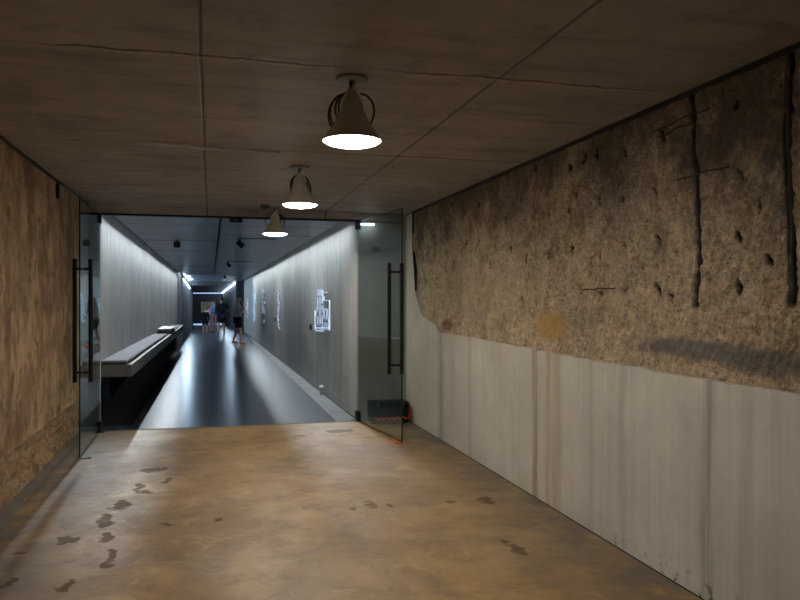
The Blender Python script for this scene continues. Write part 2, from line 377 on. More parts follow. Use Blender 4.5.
def thing(name, label, cat, loc=(0, 0, 0), rz=0.0, group=None):
    o = bpy.data.objects.new(name, None); COL.objects.link(o); o.empty_display_size = .1
    o.location = loc; o.rotation_euler = (0, 0, rz); o['label'] = label; o['category'] = cat
    if group: o['group'] = group
    return o
def tag(o, label, cat, group=None):
    o['label'] = label; o['category'] = cat
    if group: o['group'] = group
    return o
def struct(name, bm, mat, label=None, **k):
    o = link(name, bm, mat, **k); o['kind'] = 'structure'
    if label: o['label'] = label
    return o
def dup(root, loc, label=None, rz=None):
    r = root.copy(); COL.objects.link(r); r.location = loc
    if label: r['label'] = label
    if rz is not None: r.rotation_euler = (0, 0, rz)
    for ch in root.children:
        c = ch.copy(); COL.objects.link(c); c.parent = r
        for g in ch.children:
            d = g.copy(); COL.objects.link(d); d.parent = c
    return r

# ------------------------------------------------------------------ hall shell
bm = bmesh.new(); box(bm, XL - .3, XR + .3, Y0, YD, -.15, 0)
struct('floor', bm, M['floor'])
bm = bmesh.new(); box(bm, XL - .3, XR + .3, Y0, YD + .15, ZC, ZC + .15)
struct('ceiling', bm, M['ceil'])
bm = bmesh.new(); box(bm, XL - .3, XR + .3, Y0 - .2, Y0, -.15, ZC + .15)
struct('wall_back', bm, M['ret'])

# rock polygon on the right wall (y, z), seen above and around the cast concrete
pA, pB, pC, pD, pE = on_x(800, 395, XR), on_x(600, 362, XR), on_x(439, 332, XR), on_x(416, 296, XR), on_x(412, 224, XR)
ZS = [(pA.y, pA.z), (pB.y, pB.z), (pC.y, pC.z)]
slope = (pC.z - pB.z) / (pC.y - pB.y)
edge = [(Y0, pA.z - .02), (pA.y, pA.z), (pB.y, pB.z), (pC.y + .02, pC.z), (pC.y + .12, pC.z + .06), (pD.y - .25, pD.z - .22), (pD.y, pD.z), (pD.y + .06, pD.z + .12), (pE.y, ZC)]
bm = bmesh.new()
dense = []
for (a, b) in zip(edge, edge[1:]):
    n = max(1, int((math.hypot(b[0] - a[0], b[1] - a[1])) / .05))
    for i in range(n):
        t = i / n; y = a[0] + (b[0] - a[0]) * t; z = a[1] + (b[1] - a[1]) * t
        dense.append((y, z + .006 * noise.noise((y * 6, z * 6, 0)) * 2))
dense.append(edge[-1])
prism_yz(bm, XR, XR + .3, [(Y0, 0), *dense, (YD + .02, ZC), (YD + .02, 0)])
struct('wall_right', bm, M['low'])
# the rough rock itself, set back a little
pits = [(393, 210), (445, 205), (367, 215), (296, 330), (252, 265), (295, 410), (250, 418), (222, 400), (398, 405), (448, 395), (340, 400), (515, 378), (675, 375), (675, 250),
        (510, 285), (443, 300), (397, 300), (362, 480), (292, 493), (243, 500), (157, 503), (400, 480), (448, 482), (515, 478), (676, 475), (540, 495), (335, 320), (338, 235),
        (128, 325), (130, 385), (82, 355), (67, 350), (155, 370), (180, 430), (80, 400), (55, 410), (50, 462), (70, 460), (155, 310), (178, 297), (210, 345), (590, 330), (600, 420),
        (716, 310), (735, 420), (240, 300), (300, 245), (268, 235), (350, 292), (480, 440), (90, 440), (105, 310), (670, 110), (520, 170)]
PIT = []
for i, (a, b) in enumerate(pits):
    p = on_x(400 + a / 2, 50 + b / 2, XR + .03); rr = random.Random(i)
    PIT.append((p.y, p.z, rr.uniform(.010, .018) * max(1, p.y / 4.0), rr.uniform(.020, .038), rr.uniform(-.1, .8), rr.uniform(.04, .07)))
def groove_pts(px): return [on_x(u, v, XR + .03) for u, v in px]
G1 = groove_pts([(689, 92), (692, 125), (691, 150), (695, 178), (696, 215), (698, 250), (696, 282), (695, 306)])
G2 = groove_pts([(789, 48), (786, 90), (786, 112), (787, 160), (790, 215), (790, 260), (791, 303)])
GR = [G1, G2, groove_pts([(493, 190), (494, 240)]), groove_pts([(487, 185), (488, 225)]), groove_pts([(437, 270), (437, 320)])]
def seg_d(y, z, P):
    best = 9
    for a, b in zip(P, P[1:]):
        if z > max(a.z, b.z) + .05 or z < min(a.z, b.z) - .05: continue
        dy, dz = b.y - a.y, b.z - a.z; t = max(0, min(1, ((y - a.y) * dy + (z - a.z) * dz) / (dy * dy + dz * dz)))
        best = min(best, math.hypot(y - a.y - dy * t, z - a.z - dz * t))
    return best
def edge_z(y):
    for (a, b) in zip(edge, edge[1:]):
        if a[0] <= y <= b[0] and b[0] > a[0]: return a[1] + (b[1] - a[1]) * (y - a[0]) / (b[0] - a[0])
    return edge[0][1]
def rock_grid(name, xbase, ys, zs_of, side, disp, mat):
    me = bpy.data.meshes.new(name); V = []; Fc = []; nz = None
    for y in ys:
        zs = zs_of(y); nz = len(zs)
        for z in zs: V.append((xbase + side * disp(y, z), y, z))
    for i in range(len(ys) - 1):
        for j in range(nz - 1):
            a = i * nz + j; Fc.append((a, a + nz, a + nz + 1, a + 1) if side < 0 else (a, a + 1, a + nz + 1, a + nz))
    me.from_pydata(V, [], Fc); me.update()
    for p in me.polygons: p.use_smooth = True
    if side < 0:
        al = me.attributes.new('pit', 'FLOAT', 'POINT')
        for k_, v_ in enumerate(V):
            al.data[k_].value = pit_shade(v_[1], v_[2])
    me.materials.append(mat); o = bpy.data.objects.new(name, me); COL.objects.link(o); o['kind'] = 'structure'; return o
def nz3(y, z, s, o=0): return noise.noise((y * s + o, z * s, o))
def pit_shade(y, z):                        # shade of the deep drill holes, painted in as black
    r_ = 0.0
    for (py, pz, ry, rz, tl, dp) in PIT:
        if abs(y - py) < .09 and abs(z - pz) < .09:
            yy, zz = y - py, z - pz; c, s = math.cos(tl), math.sin(tl); a, b = (yy * c - zz * s) / ry, (yy * s + zz * c) / rz
            e = a * a + b * b + .5 * noise.noise((y * 60, z * 60, 1))
            r_ = max(r_, min(1, max(0, (1.75 - e) / .4)))
    return r_
def disp_r(y, z):                      # positive = towards the hall
    d = .014 * nz3(y, z, 2.2) + .013 * nz3(y, z, 7, 3) + .010 * nz3(y, z, 19, 5) + .007 * nz3(y, z, 45, 9)
    # long diagonal tool marks
    d += .006 * noise.noise((y * 30 + z * 14, z * 5 - y * 3, 2))
    k = noise.noise((y * 11, z * 11, 21)); d -= .02 * max(0, k - .42) / .3
    band = math.exp(-((z - (edge_z(y) + .22)) / .05) ** 2); d -= .02 * band * (.5 + nz3(y, z, 9, 14))
    for (py, pz, ry, rz, tl, dp) in PIT:
        if abs(y - py) < .09 and abs(z - pz) < .09:
            yy, zz = y - py, z - pz; c, s = math.cos(tl), math.sin(tl); a, b = (yy * c - zz * s) / ry, (yy * s + zz * c) / rz
            e = a * a + b * b
            if e < 1.6: d -= dp * max(0, 1 - e / 1.6) ** .5
    for gi, P in enumerate(GR):
        if P[0].y - .15 < y < P[0].y + .15 or P[-1].y - .15 < y < P[-1].y + .15:
            q = seg_d(y, z, P); wd = .026 if gi < 2 else .008
            if q < wd: d -= (.05 if gi < 2 else .012) * (1 - (q / wd) ** 2)
    return max(-.12, d)
ys = []; y = 2.0
while y < pD.y + .2: ys.append(y); y += .0019 * y
ys.append(y)
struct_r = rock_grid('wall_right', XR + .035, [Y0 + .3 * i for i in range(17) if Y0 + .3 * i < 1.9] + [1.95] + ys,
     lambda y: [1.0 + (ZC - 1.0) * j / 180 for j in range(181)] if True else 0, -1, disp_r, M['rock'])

# dark joint between rock and the smooth concrete by the door
bm = bmesh.new(); tube(bm, [(XR + .008, pE.y - .03, ZC - .02), (XR + .008, pE.y - .02, 2.2), (XR + .008, pD.y + .06, pD.z + .30), (XR + .008, pD.y + .03, pD.z - .05)], [.012, .016, .02, .008], 6)
struct('trim_1', bm, M['rod'])

# left wall: plastered upper part over rough cut ground
def disp_l(y, z):
    t = noise.noise((y * 1.6, 3, 8)) * .05; zl = .43 + t
    d = .018 * nz3(y, z, 1.4) + .008 * nz3(y, z, 6, 3) + .004 * nz3(y, z, 25, 7)
    if z < zl:
        s_ = min(1, (zl - z) / .03); d += -s_ * .08 + s_ * (.03 * nz3(y, z, 6, 1) + .022 * nz3(y, z, 16, 5) + .012 * nz3(y, z, 38, 2))
        d += .10 * max(0, (.16 - z)) * 1.2
    else:
        d += .012 * math.exp(-((z - zl) / .03) ** 2)
        k = noise.noise((y * 5, z * 5, 31)); d -= .014 * max(0, k - .4) / .3
    return d
ysl = []; y = 3.2
while y < YD + .02: ysl.append(y); y += .0036 * y
ysl.append(YD + .02)
rock_grid('wall_left', XL, [Y0 + .3 * i for i in range(21) if Y0 + .3 * i < 3.1] + ysl, lambda y: [-.02 + (ZC + .02) * j / 190 for j in range(191)], 1, disp_l, M['rockl'])
# cement kerb at the foot of the left wall, and the recess line at the foot of the right wall
bm = bmesh.new(); N = 120; pr = []
for i in range(N + 1):
    y = Y0 + (YD - Y0) * i / N; q = .02 + .015 * noise.noise((y * 3, 0, 0)) ; h = .028 + .012 * noise.noise((y * 5, 4, 0))
    pr.append([bm.verts.new(p) for p in ((XL - .05, y, -.01), (XL - .05, y, h + .02), (XL + q * .6, y, h), (XL + q, y, -.01))])
for a, b in zip(pr, pr[1:]):
    for k in range(4): bm.faces.new((a[k], a[(k + 1) % 4], b[(k + 1) % 4], b[k]))
bm.faces.new(pr[0]); bm.faces.new(pr[-1][::-1])
struct('baseboard_left', bm, M['kerb'], smooth=False)
bm = bmesh.new(); box(bm, XR - .004, XR + .01, Y0, YD - .05, -.005, .006)
struct('baseboard_right', bm, M['slot'])
bm = bmesh.new(); box(bm, XR - .004, XR + .04, Y0, YD, ZC - .014, ZC + .01)
struct('trim_6', bm, M['slot'])
bm = bmesh.new(); box(bm, XL - .04, XL + .022, Y0, YD, ZC - .016, ZC + .01)
struct('trim_7', bm, M['slot'])

bm = bmesh.new(); sp_ = [on_z(u, v, ZC) for u, v in ((125, 141), (150, 142.5), (165, 144), (185, 144.5), (205, 147), (230, 148.5), (255, 150), (280, 152))]
tube(bm, [(q.x, q.y, ZC - .002) for q in sp_], [.005, .016, .020, .017, .021, .016, .014, .005], 8)
struct('trim_5', bm, simple('smooth_joint_filler', (.70, .72, .78), .25))
# ------------------------------------------------------------------ doorway: return walls, head beam, steel head channel
bm = bmesh.new(); box(bm, CXR, XR + .3, YD + .02, YD + .22, -.1, ZC)
struct('wall_return', bm, M['ret'])
bm = bmesh.new(); box(bm, XL - .35, CXL + .04, YD + .0, YD + .2, -.1, ZC)
struct('wall_return', bm, M['ret'])
bm = bmesh.new(); box(bm, XL, CXR + .0, YD - .02, YD + .16, 2.487, ZC)
struct('trim_2', bm, M['ceil'])
bm = bmesh.new(); box(bm, XL + .02, CXR + .03, YD - .03, YD + .04, 2.468, 2.489)
struct('trim_3', bm, M['black'])
bm = bmesh.new(); box(bm, CXL, CXR, YD - .004, YD + .03, -.02, .004)
struct('trim_4', bm, M['kerb'])

# ------------------------------------------------------------------ corridor shell
YB, YJL, YJR = 58.0, 30.2, 42.0
TX = [(YD, -.92), (33.0, -1.12)]
bm = bmesh.new()
hexa(bm, [(-.92, YD, -.4), (CXR - .27, YD, -.4), (CXR - .05, YB, -1), (-1.12, YB, -1), (-.92, YD, 0), (CXR - .27, YD, 0), (CXR - .05, YB, fz(YB)), (-1.12, YB, fz(YB))])
struct('floor', bm, M['cfloor'])
bm = bmesh.new()   # cement strip along the right wall
hexa(bm, [(CXR - .269, YD, -.4), (CXR + .1, YD, -.4), (CXR + .1, YJR, -1), (CXR - .11, YJR, -1), (CXR - .269, YD, .001), (CXR + .1, YD, .001), (CXR + .1, YJR, fz(YJR)), (CXR - .11, YJR, fz(YJR))])
struct('floor', bm, mat_concrete('grey_cement_strip', (.07, .075, .075), (.11, .115, .115), .2))
bm = bmesh.new()   # added sunk channel, coloured black for the shade under the bench
hexa(bm, [(-2, YD, -1.3), (-.919, YD, -1.3), (-1.119, YB, -1.6), (-2, YB, -1.6), (-2, YD, -.30), (-.919, YD, -.30), (-1.119, YB, -.75), (-2, YB, -.75)])
struct('floor', bm, M['slot'])
bm = bmesh.new(); box(bm, CXL - .05, -.921, YD, YD + .42, -.3, -.001)
struct('floor', bm, M['cfloor'])
bm = bmesh.new(); hexa(bm, [(CXL - .2, YD + .2, .60), (CXL, YD + .2, .60), (CXL, YJL, .45), (CXL - .2, YJL, .45), (CXL - .2, YD + .2, CZ + .35), (CXL, YD + .2, CZ + .35), (CXL, YJL, CZ + .35), (CXL - .2, YJL, CZ + .35)]); struct('wall_left', bm, M['cwall_l'])
bm = bmesh.new(); box(bm, -2.0, -1.9, YD + .1, YJL, -1.2, .8); struct('wall_left', bm, M['slot'])  # dark recess added so the wall under the bench stays black
bm = bmesh.new(); box(bm, CXR, CXR + .2, YD + .22, YJR, -.9, CZ + .35); struct('wall_right', bm, M['cwall'])
# plinth joint along the right wall base
bm = bmesh.new(); hexa(bm, [(CXR - .012, YD + .2, -.02), (CXR + .01, YD + .2, -.02), (CXR + .01, YJR, fz(YJR) - .02), (CXR - .012, YJR, fz(YJR) - .02), (CXR - .012, YD + .2, .012), (CXR + .01, YD + .2, .012), (CXR + .01, YJR, fz(YJR) + .02), (CXR - .012, YJR, fz(YJR) + .02)])
struct('baseboard_right', bm, M['slot'])
bm = bmesh.new(); hexa(bm, [(CXR - .002, YD + .22, .012), (CXR + .01, YD + .22, .012), (CXR + .01, YJR, fz(YJR) + .02), (CXR - .002, YJR, fz(YJR) + .02), (CXR - .002, YD + .22, .125), (CXR + .01, YD + .22, .125), (CXR + .01, YJR, fz(YJR) + .13), (CXR - .002, YJR, fz(YJR) + .13)])
struct('baseboard_right', bm, M['cwall'])
# ceiling with a gap to each wall, dark void above
SL = .13
rp = random.Random(11); bm = bmesh.new(); yy = YD + .16
while yy < YJL + 3 - .05:
    ye = min(yy + 1.385, YJL + 3)
    for (xa, xb) in ((CXL + SL, .105), (.135, CXR - SL)):
        a, b = rp.uniform(-.004, .004), rp.uniform(-.004, .004)
        hexa(bm, [(xa, yy, CZ + a), (xb, yy, CZ + a), (xb, ye, CZ + b), (xa, ye, CZ + b), (xa, yy, CZ + .035), (xb, yy, CZ + .035), (xb, ye, CZ + .035), (xa, ye, CZ + .035)])
    yy += 1.4
struct('ceiling', bm, M['cceil'])
bm = bmesh.new(); box(bm, CXL + SL + .01, CXR - SL - .01, YD + .16, YJL + 3, CZ + .035, CZ + .05); struct('ceiling', bm, M['slot'])
bm = bmesh.new(); box(bm, CXL - .2, CXR + .2, YD + .16, YJR, CZ + .30, CZ + .36); struct('ceiling', bm, M['slot'])
bm = bmesh.new(); hexa(bm, [(CXL - .3, YJL + 3, CZ), (CXR - SL, YJL + 3, CZ), (CXR - SL, YJR, CZ), (CXL - .3, YJR, CZ), (CXL - .3, YJL + 3, CZ + .2), (CXR + .1, YJL + 3, CZ + .2), (CXR + .1, YJR, CZ + .2), (CXL - .3, YJR, CZ + .2)])
struct('ceiling', bm, M['cceil'])
bm = bmesh.new(); hexa(bm, [(-1.7, YJR, CZ), (1.8, YJR, CZ), (1.2, YB, 2.06), (-1.7, YB, 2.06), (-1.7, YJR, CZ + .2), (1.8, YJR, CZ + .2), (1.2, YB, 2.3), (-1.7, YB, 2.3)])
struct('ceiling', bm, M['dark_wall'])
# narrower dark end part
bm = bmesh.new(); hexa(bm, [(-1.45, YJL, -1), (-1.10, YJL, -1), (-1.34, YB, -1), (-1.7, YB, -1), (-1.45, YJL, 2.7), (-1.10, YJL, 2.7), (-1.34, YB, 2.7), (-1.7, YB, 2.7)])
struct('wall_left', bm, M['dark_wall'])
bm = bmesh.new(); hexa(bm, [(1.35, YJR, -1), (2.0, YJR, -1), (1.5, YB, -1), (.84, YB, -1), (1.35, YJR, 2.7), (2.0, YJR, 2.7), (1.5, YB, 2.7), (.84, YB, 2.7)])
struct('wall_right', bm, M['dark_wall'])
bm = bmesh.new(); box(bm, -1.8, 1.8, YB, YB + .2, -1.2, 2.8); struct('wall_back', bm, M['black_wall'])

# ------------------------------------------------------------------ corridor lights
def strip(name, a, b, r, mat, label, cat='strip light', group=None):
    t = thing(name, label, cat, a, 0, group); A = Vector((0, 0, 0)); B = Vector(b) - Vector(a)
    bm = bmesh.new(); tube(bm, [A, B], r, 8); link('light_tube', bm, mat, t)
    bm = bmesh.new(); up = Vector((0, 0, r * 1.3)); tube(bm, [A + up, B + up], r * .8, 4); link('housing', bm, M['steel'], t)
    return t
strip('strip_light', (1.31, YJR + .3, 2.46), (.83, YB - .4, 2.04), .015, M['led'], 'glowing white strip light along the top of the dark right wall at the far end')
strip('strip_light', (-1.07, YJL + 1.0, 2.36), (-1.24, 47.0, 2.20), .015, M['led'], 'glowing white strip light along the top of the dark left wall at the far end')
strip('strip_light', (-1.30, YB - .1, 2.02), (.82, YB - .1, 2.02), .035, M['led_far'], 'thin blue-lit line along the top of the black end wall')
strip('strip_light', (-1.30, YB - .12, -.33), (.82, YB - .12, -.33), .05, M['led_far'], 'pale lit line along the foot of the black end wall')
for k, (yy, lab) in enumerate(((33.2, 'pale blue glowing square added on the ceiling, nearest of the far pair, above the bench end'), (37.5, 'pale blue glowing square added on the ceiling, farther back, above the left dark wall'))):
    t = thing('ceiling_glow_panel', lab, 'added glow panel', (-.93, yy, CZ), 0, 'added blue glow panels at the far left')  # glowing panel added for the bright reflections in the ceiling
    bm = bmesh.new(); box(bm, -.06, .06, -.5, .5, -.012, -.006); link('diffuser', bm, M['glow'], t)  # glowing face of the added panel, stands in for the ceiling reflection
    bm = bmesh.new(); box(bm, -.075, .075, -.53, .53, -.006, .0); link('frame', bm, M['steel'], t)

# cove battens in the gaps beside both walls: visible pale tube ends with real light
def batten(yc, side, label, power):
    xe = (CXR - SL) if side > 0 else (CXL + SL)                        # ceiling edge
    t = thing('cove_light', label, 'wall light', (xe, yc, CZ + .16), 0, 'battens in the ceiling gaps')
    bm = bmesh.new(); a, b = sorted((side * .005, side * .060)); box(bm, a, b, -1.42, 1.42, .004, .05); link('housing', bm, M['white'], t)
    bm = bmesh.new(); a, b = sorted((side * .066, side * .070)); box(bm, a, b, -1.42, 1.42, -.090, .05); link('added_baffle', bm, M['black'], t)  # added baffle plate, cuts the lamp to keep the wall top dark
    for e in (-1.44, 1.42):
        bm = bmesh.new(); a, b = sorted((side * .0, side * .10)); box(bm, a, b, e, e + .02, -.085, .05); link('end_bracket', bm, M['steel'], t)
    area('cove_lamp', (xe + side * .034, yc, CZ + .16), (0, 0, 0), .045, 2.8, power, (.84, .93, 1.0))
for k in range(10):
    yy = 10.8 + 3.0 * k; word = ['first', 'second', 'third', 'fourth', 'fifth', 'sixth', 'seventh', 'eighth', 'ninth', 'tenth'][k]
    batten(yy + .2, 1, 'white batten in the gap over the right corridor wall, %s from the doors' % word, COVE)
    if yy < 29: batten(yy - .0, -1, 'white batten in the gap over the left corridor wall, %s from the doors' % word, COVE)

# small spotlights under the corridor ceiling that wash the walls
def washer(name, label, loc, tgt, power, arm=0.0):
    t = thing(name, label, 'spotlight', loc, 0)
    d = (Vector(tgt) - Vector(loc)); d.z += .0; d.normalize()
    c = Vector((0, 0, -.10))
    bm = bmesh.new(); tube(bm, [c - d * .06, c + d * .05, c + d * .07], [.035, .045, .048], 14); link('lamp_head', bm, M['black'], t)
    bm = bmesh.new(); tube(bm, [(0, 0, 0), (0, 0, -.075)], .009, 8); link('stem', bm, M['black'], t)
    bm = bmesh.new(); box(bm, -.05, .05 + arm, -.018, .018, -.012, 0); link('ceiling_track', bm, M['black'], t)
    l = bpy.data.lights.new('wash_lamp', 'SPOT'); l.energy = power; l.spot_size = math.radians(125); l.spot_blend = 1.0; l.shadow_soft_size = .04; l.color = (.90, .96, 1.0)
    o = bpy.data.objects.new('wash_lamp', l); COL.objects.link(o); o.location = Vector(loc) + c + d * .09
    o.rotation_euler = d.to_track_quat('-Z', 'Y').to_euler()
    return t
p1 = on_z(240, 238, CZ); p2 = on_z(228.5, 261, CZ)
washer('track_spotlight', 'small bluish-black spotlight on a short ceiling track, nearest in the corridor', (p1.x, p1.y, CZ), (CXR, p1.y, 1.3), WASH, .55)
washer('track_spotlight', 'small black spotlight on a ceiling track behind the nearest one', (p2.x, p2.y, CZ), (CXR, p2.y, 1.3), WASH, .6)
washer('track_spotlight', 'tiny black spotlight added far down the corridor ceiling, right of the long seam', (.55, 31.0, CZ), (CXR, 31, 1.3), WASH, .4)  # extra lamp added to brighten the far right wall
p3 = on_z(177, 240, CZ)
t = thing('ceiling_speaker', 'black box hanging under the corridor ceiling left of the long seam', 'speaker box', (p3.x, p3.y, CZ))
bm = bmesh.new(); box(bm, -.055, .055, -.06, .06, -.13, -.03); link('body', bm, M['black'], t, bevel=.012)
bm = bmesh.new(); box(bm, -.015, .015, -.015, .015, -.03, 0); link('mounting_stem', bm, M['steel'], t)
# small luminaire over the hinge of the right leaf
t = thing('door_light', 'short bright white light under the ceiling above the right door hinge', 'light', (CXR + .02, YD - .06, 2.425))
bm = bmesh.new(); box(bm, 0, .16, -.02, .02, 0, .016); link('diffuser', bm, M['door_led'], t)
bm = bmesh.new(); box(bm, -.01, .17, -.025, .025, .016, .028); link('housing', bm, M['steel'], t)

# ------------------------------------------------------------------ pendant lamps in the hall
def pendant(loc, label, seed, rot, side, s=1.0):
    rnd = random.Random(seed)
    t = thing('pendant_lamp', label, 'ceiling lamp', loc, rot)
    bm = bmesh.new(); lathe(bm, [(.0005, 0), (.078, 0), (.078, -.008), (.072, -.013), (.02, -.016), (.0005, -.016)], 32); link('ceiling_plate', bm, M['galv'], t)
    bm = bmesh.new(); tube(bm, [(0, 0, -.014), (.0, 0, -.05), (.004, 0, -.085)], [.016, .014, .009], 12); link('stem', bm, M['steel'], t)
    bm = bmesh.new()                                                   # bell-shaped shade, open below
    z0 = -.078; zr = -.308
    prof = [(.008, z0 + .01), (.030, z0), (.036, z0 - .02), (.046, z0 - .05), (.062, z0 - .09), (.088, z0 - .145), (.120, z0 - .195), (.140, zr + .008), (.145, zr), (.141, zr), (.138, zr + .010), (.084, z0 - .14), (.042, z0 - .05), (.030, z0 - .03), (.006, z0 - .02)]
    lathe(bm, prof, 48, True, False); link('lamp_shade', bm, M['shade'], t, smooth=True)
    bm = bmesh.new(); lathe(bm, [(.137, zr + .008), (.138, zr + .002), (.124, zr - .010), (.092, zr - .019), (.05, zr - .025), (.001, zr - .027)], 40, True, False); link('lit_lens', bm, M['lit'], t, smooth=True)
    bm = bmesh.new()                                                   # bracket over the neck
    tube(bm, [(-.055, -.02, z0 - .09), (-.045, -.03, z0 - .035), (-.015, -.03, z0 + .012), (.005, -.02, z0 + .022), (.03, -.02, z0 + .005), (.05, -.02, z0 - .045)], .0065, 8)
    tube(bm, [(-.012, -.032, z0 - .015), (.004, -.03, z0 + .02), (.016, -.028, z0 + .050)], .008, 8); link('bracket', bm, M['tie'], t)
    for k in range(5):                                                 # spare cable wound in loops behind the neck
        cx = side * (.010 + .007 * k) * (1 if k != 2 else -1.6) ; R = .072 + .007 * k + rnd.uniform(-.004, .004); ty = rnd.uniform(-.5, .5)
        pts = []
        for a in range(28):
            an = 2 * math.pi * a / 28; px = cx + math.cos(an) * R * .82; pz = z0 - .055 + math.sin(an) * R * 1.05 - .008 * k
            py = .030 + .02 * math.sin(an * 1 + ty) + .007 * k
            rr = math.hypot(px, py); need = .04 + max(0, (z0 - pz)) * .45 + .012
            if rr < need: py = math.sqrt(max(need * need - px * px, 0)) + .004 * k
            pts.append((px, py, pz))
        bm = bmesh.new(); tube(bm, pts, .0052, 6, True); link('cable_loop', bm, M['cable'], t, smooth=True)
    return t
L1, L2, L3 = on_z(352, 78, ZC), on_z(300, 167, ZC), on_z(275, 207.5, ZC)
pendant((L1.x, L1.y, ZC), 'nearest and largest of the lit bell-shaped ceiling lamps, cable loops on its left', 1, -.2, -1)
pendant((L2.x, L2.y, ZC), 'middle one of the lit bell-shaped ceiling lamps, cable ring around its neck', 2, -.1, .15)
pendant((L3.x, L3.y, ZC), 'farthest and smallest lit bell-shaped ceiling lamp, cable loops on its right', 3, 0, 1)
p = on_z(264.5, 205, ZC)
t = thing('smoke_detector', 'small dark smoke detector on the ceiling left of the farthest hanging lamp', 'smoke detector', (p.x, p.y, ZC))
bm = bmesh.new(); lathe(bm, [(.001, 0), (.052, 0), (.052, -.012), (.046, -.03), (.030, -.042), (.001, -.044)], 24); link('body', bm, M['steel'], t, smooth=True)
bm = bmesh.new(); lathe(bm, [(.014, -.040), (.014, -.050), (.001, -.051)], 12); link('sensor', bm, M['black'], t)

# ------------------------------------------------------------------ glass doors
def door(name, hinge, free, label, gap=.012, top=2.46):
    hx, hy = hinge; fx, fy = free; L = math.hypot(fx - hx, fy - hy); ang = math.atan2(fy - hy, fx - hx)
    t = bpy.data.objects.new(name, None); COL.objects.link(t); t.location = (hx, hy, 0); t.rotation_euler = (0, 0, ang); t['kind'] = 'structure'; t['label'] = label; t['category'] = 'door'
    bm = bmesh.new(); box(bm, 0, L, -.005, .005, gap, top); link('glass_panel', bm, M['glass'], t)
    bm = bmesh.new(); box(bm, L, L + .004, -.006, .006, gap, top); box(bm, 0, L, -.006, .006, gap - .003, gap); box(bm, 0, L, -.006, .006, top, top + .003)
    link('edge_trim', bm, M['glass_edge'], t)
    for zz, h in ((.0, .13), (top - .10, .11)):
        bm = bmesh.new(); box(bm, -.03, .075, -.022, .022, zz + .012, zz + h); link('corner_hinge', bm, M['black'], t, bevel=.004)
    bm = bmesh.new(); box(bm, -.10, .05, -.05, .05, .001, .010); link('floor_plate', bm, M['black'], t)
    for s_ in (-1, 1):
        bm = bmesh.new(); tube(bm, [(L - .19, s_ * .072, .705), (L - .19, s_ * .072, 1.895)], .021, 12)
        hd = link('handle', bm, M['black'], t)
        for z in (.80, 1.80):
            bm = bmesh.new(); tube(bm, [(L - .19, s_ * .006, z), (L - .19, s_ * .066, z)], .013, 10); link('standoff', bm, M['black'], hd)
    return t
door('door_1', (-1.222, 8.98), (-1.198, 7.50), 'left leaf of the glass door, swung open against the earth wall')
h2, f2 = on_z(357, 420), on_z(402, 443)
door('door_2', (1.76, 9.03), (f2.x, f2.y), 'right leaf of the glass door, standing open into the hall')
p = on_y(236, 220, YD - .03)
t = thing('door_latch_box', 'small black lock box under the middle of the door head', 'lock', (p.x, YD, 2.468))
bm = bmesh.new(); box(bm, -.075, .075, -.03, .03, -.045, 0); link('case', bm, M['black'], t, bevel=.004)
bm = bmesh.new(); box(bm, -.03, .03, -.034, -.030, -.030, -.012); link('keeper_plate', bm, M['steel'], t)
# conduit and plate high on the left wall
p = on_x(60, 192, XL + .02)
t = thing('wall_plate', 'tan junction plate high on the left earth wall just under the ceiling', 'junction box', (XL + .03, p.y, p.z))
bm = bmesh.new(); box(bm, -.03, .012, -.10, .10, -.06, .06); link('cover', bm, M['beige'], t, bevel=.004)
bm = bmesh.new(); box(bm, -.03, .004, -.125, -.10, -.07, .06); link('shadow_gap_frame', bm, M['black'], t)
q = on_x(64, 189, XL + .03); q2 = on_x(94, 211, XL + .03)
bm = bmesh.new(); tube(bm, [(XL + .03, q.y, ZC - .03), (XL + .03, YD - .06, ZC - .03)], .008, 8); tag(link('conduit_pipe', bm, M['galv'], smooth=True), 'thin pale conduit pipe running along the top of the left wall to the doorway', 'pipe')

# ------------------------------------------------------------------ bench with pad
t = thing('long_bench', 'long grey concrete bench cantilevered from the left corridor wall', 'bench', (0, 0, 0))
def bz(y): return .728 - .0055 * (y - 9.3)
BX = -.915
bm = bmesh.new(); y0, y1 = 9.34, 27.0
hexa(bm, [(CXL + .002, y0, bz(y0) - .145), (BX, y0, bz(y0) - .145), (BX, y1, bz(y1) - .19), (CXL + .002, y1, bz(y1) - .19), (CXL + .002, y0, bz(y0)), (BX, y0, bz(y0)), (BX, y1, bz(y1)), (CXL + .002, y1, bz(y1))])
link('seat_slab', bm, M['bench'], t, bevel=.008)
bm = bmesh.new(); ya, yb = 9.36, 17.6
hexa(bm, [(CXL + .005, ya, bz(ya) + .010), (BX - .055, ya, bz(ya) + .010), (BX - .055, yb, bz(yb) + .010), (CXL + .005, yb, bz(yb) + .010), (CXL + .005, ya, bz(ya) + .055), (BX - .055, ya, bz(ya) + .055), (BX - .055, yb, bz(yb) + .055), (CXL + .005, yb, bz(yb) + .055)])
link('seat_pad', bm, M['pad'], t, bevel=.02)
bm = bmesh.new(); hexa(bm, [(CXL + .005, ya + .01, bz(ya)), (BX - .07, ya + .01, bz(ya)), (BX - .07, yb, bz(yb)), (CXL + .005, yb, bz(yb)), (CXL + .005, ya + .01, bz(ya) + .01), (BX - .07, ya + .01, bz(ya) + .01), (BX - .07, yb, bz(yb) + .01), (CXL + .005, yb, bz(yb) + .01)])
link('pad_base', bm, M['black'], t)
bm = bmesh.new(); hexa(bm, [(BX - .022, ya, bz(ya)), (BX - .004, ya, bz(ya)), (BX - .004, y1, bz(y1)), (BX - .022, y1, bz(y1)), (BX - .022, ya, bz(ya) + .008), (BX - .004, ya, bz(ya) + .008), (BX - .004, y1, bz(y1) + .008), (BX - .022, y1, bz(y1) + .008)])
link('edge_strip', bm, M['galv'], t)
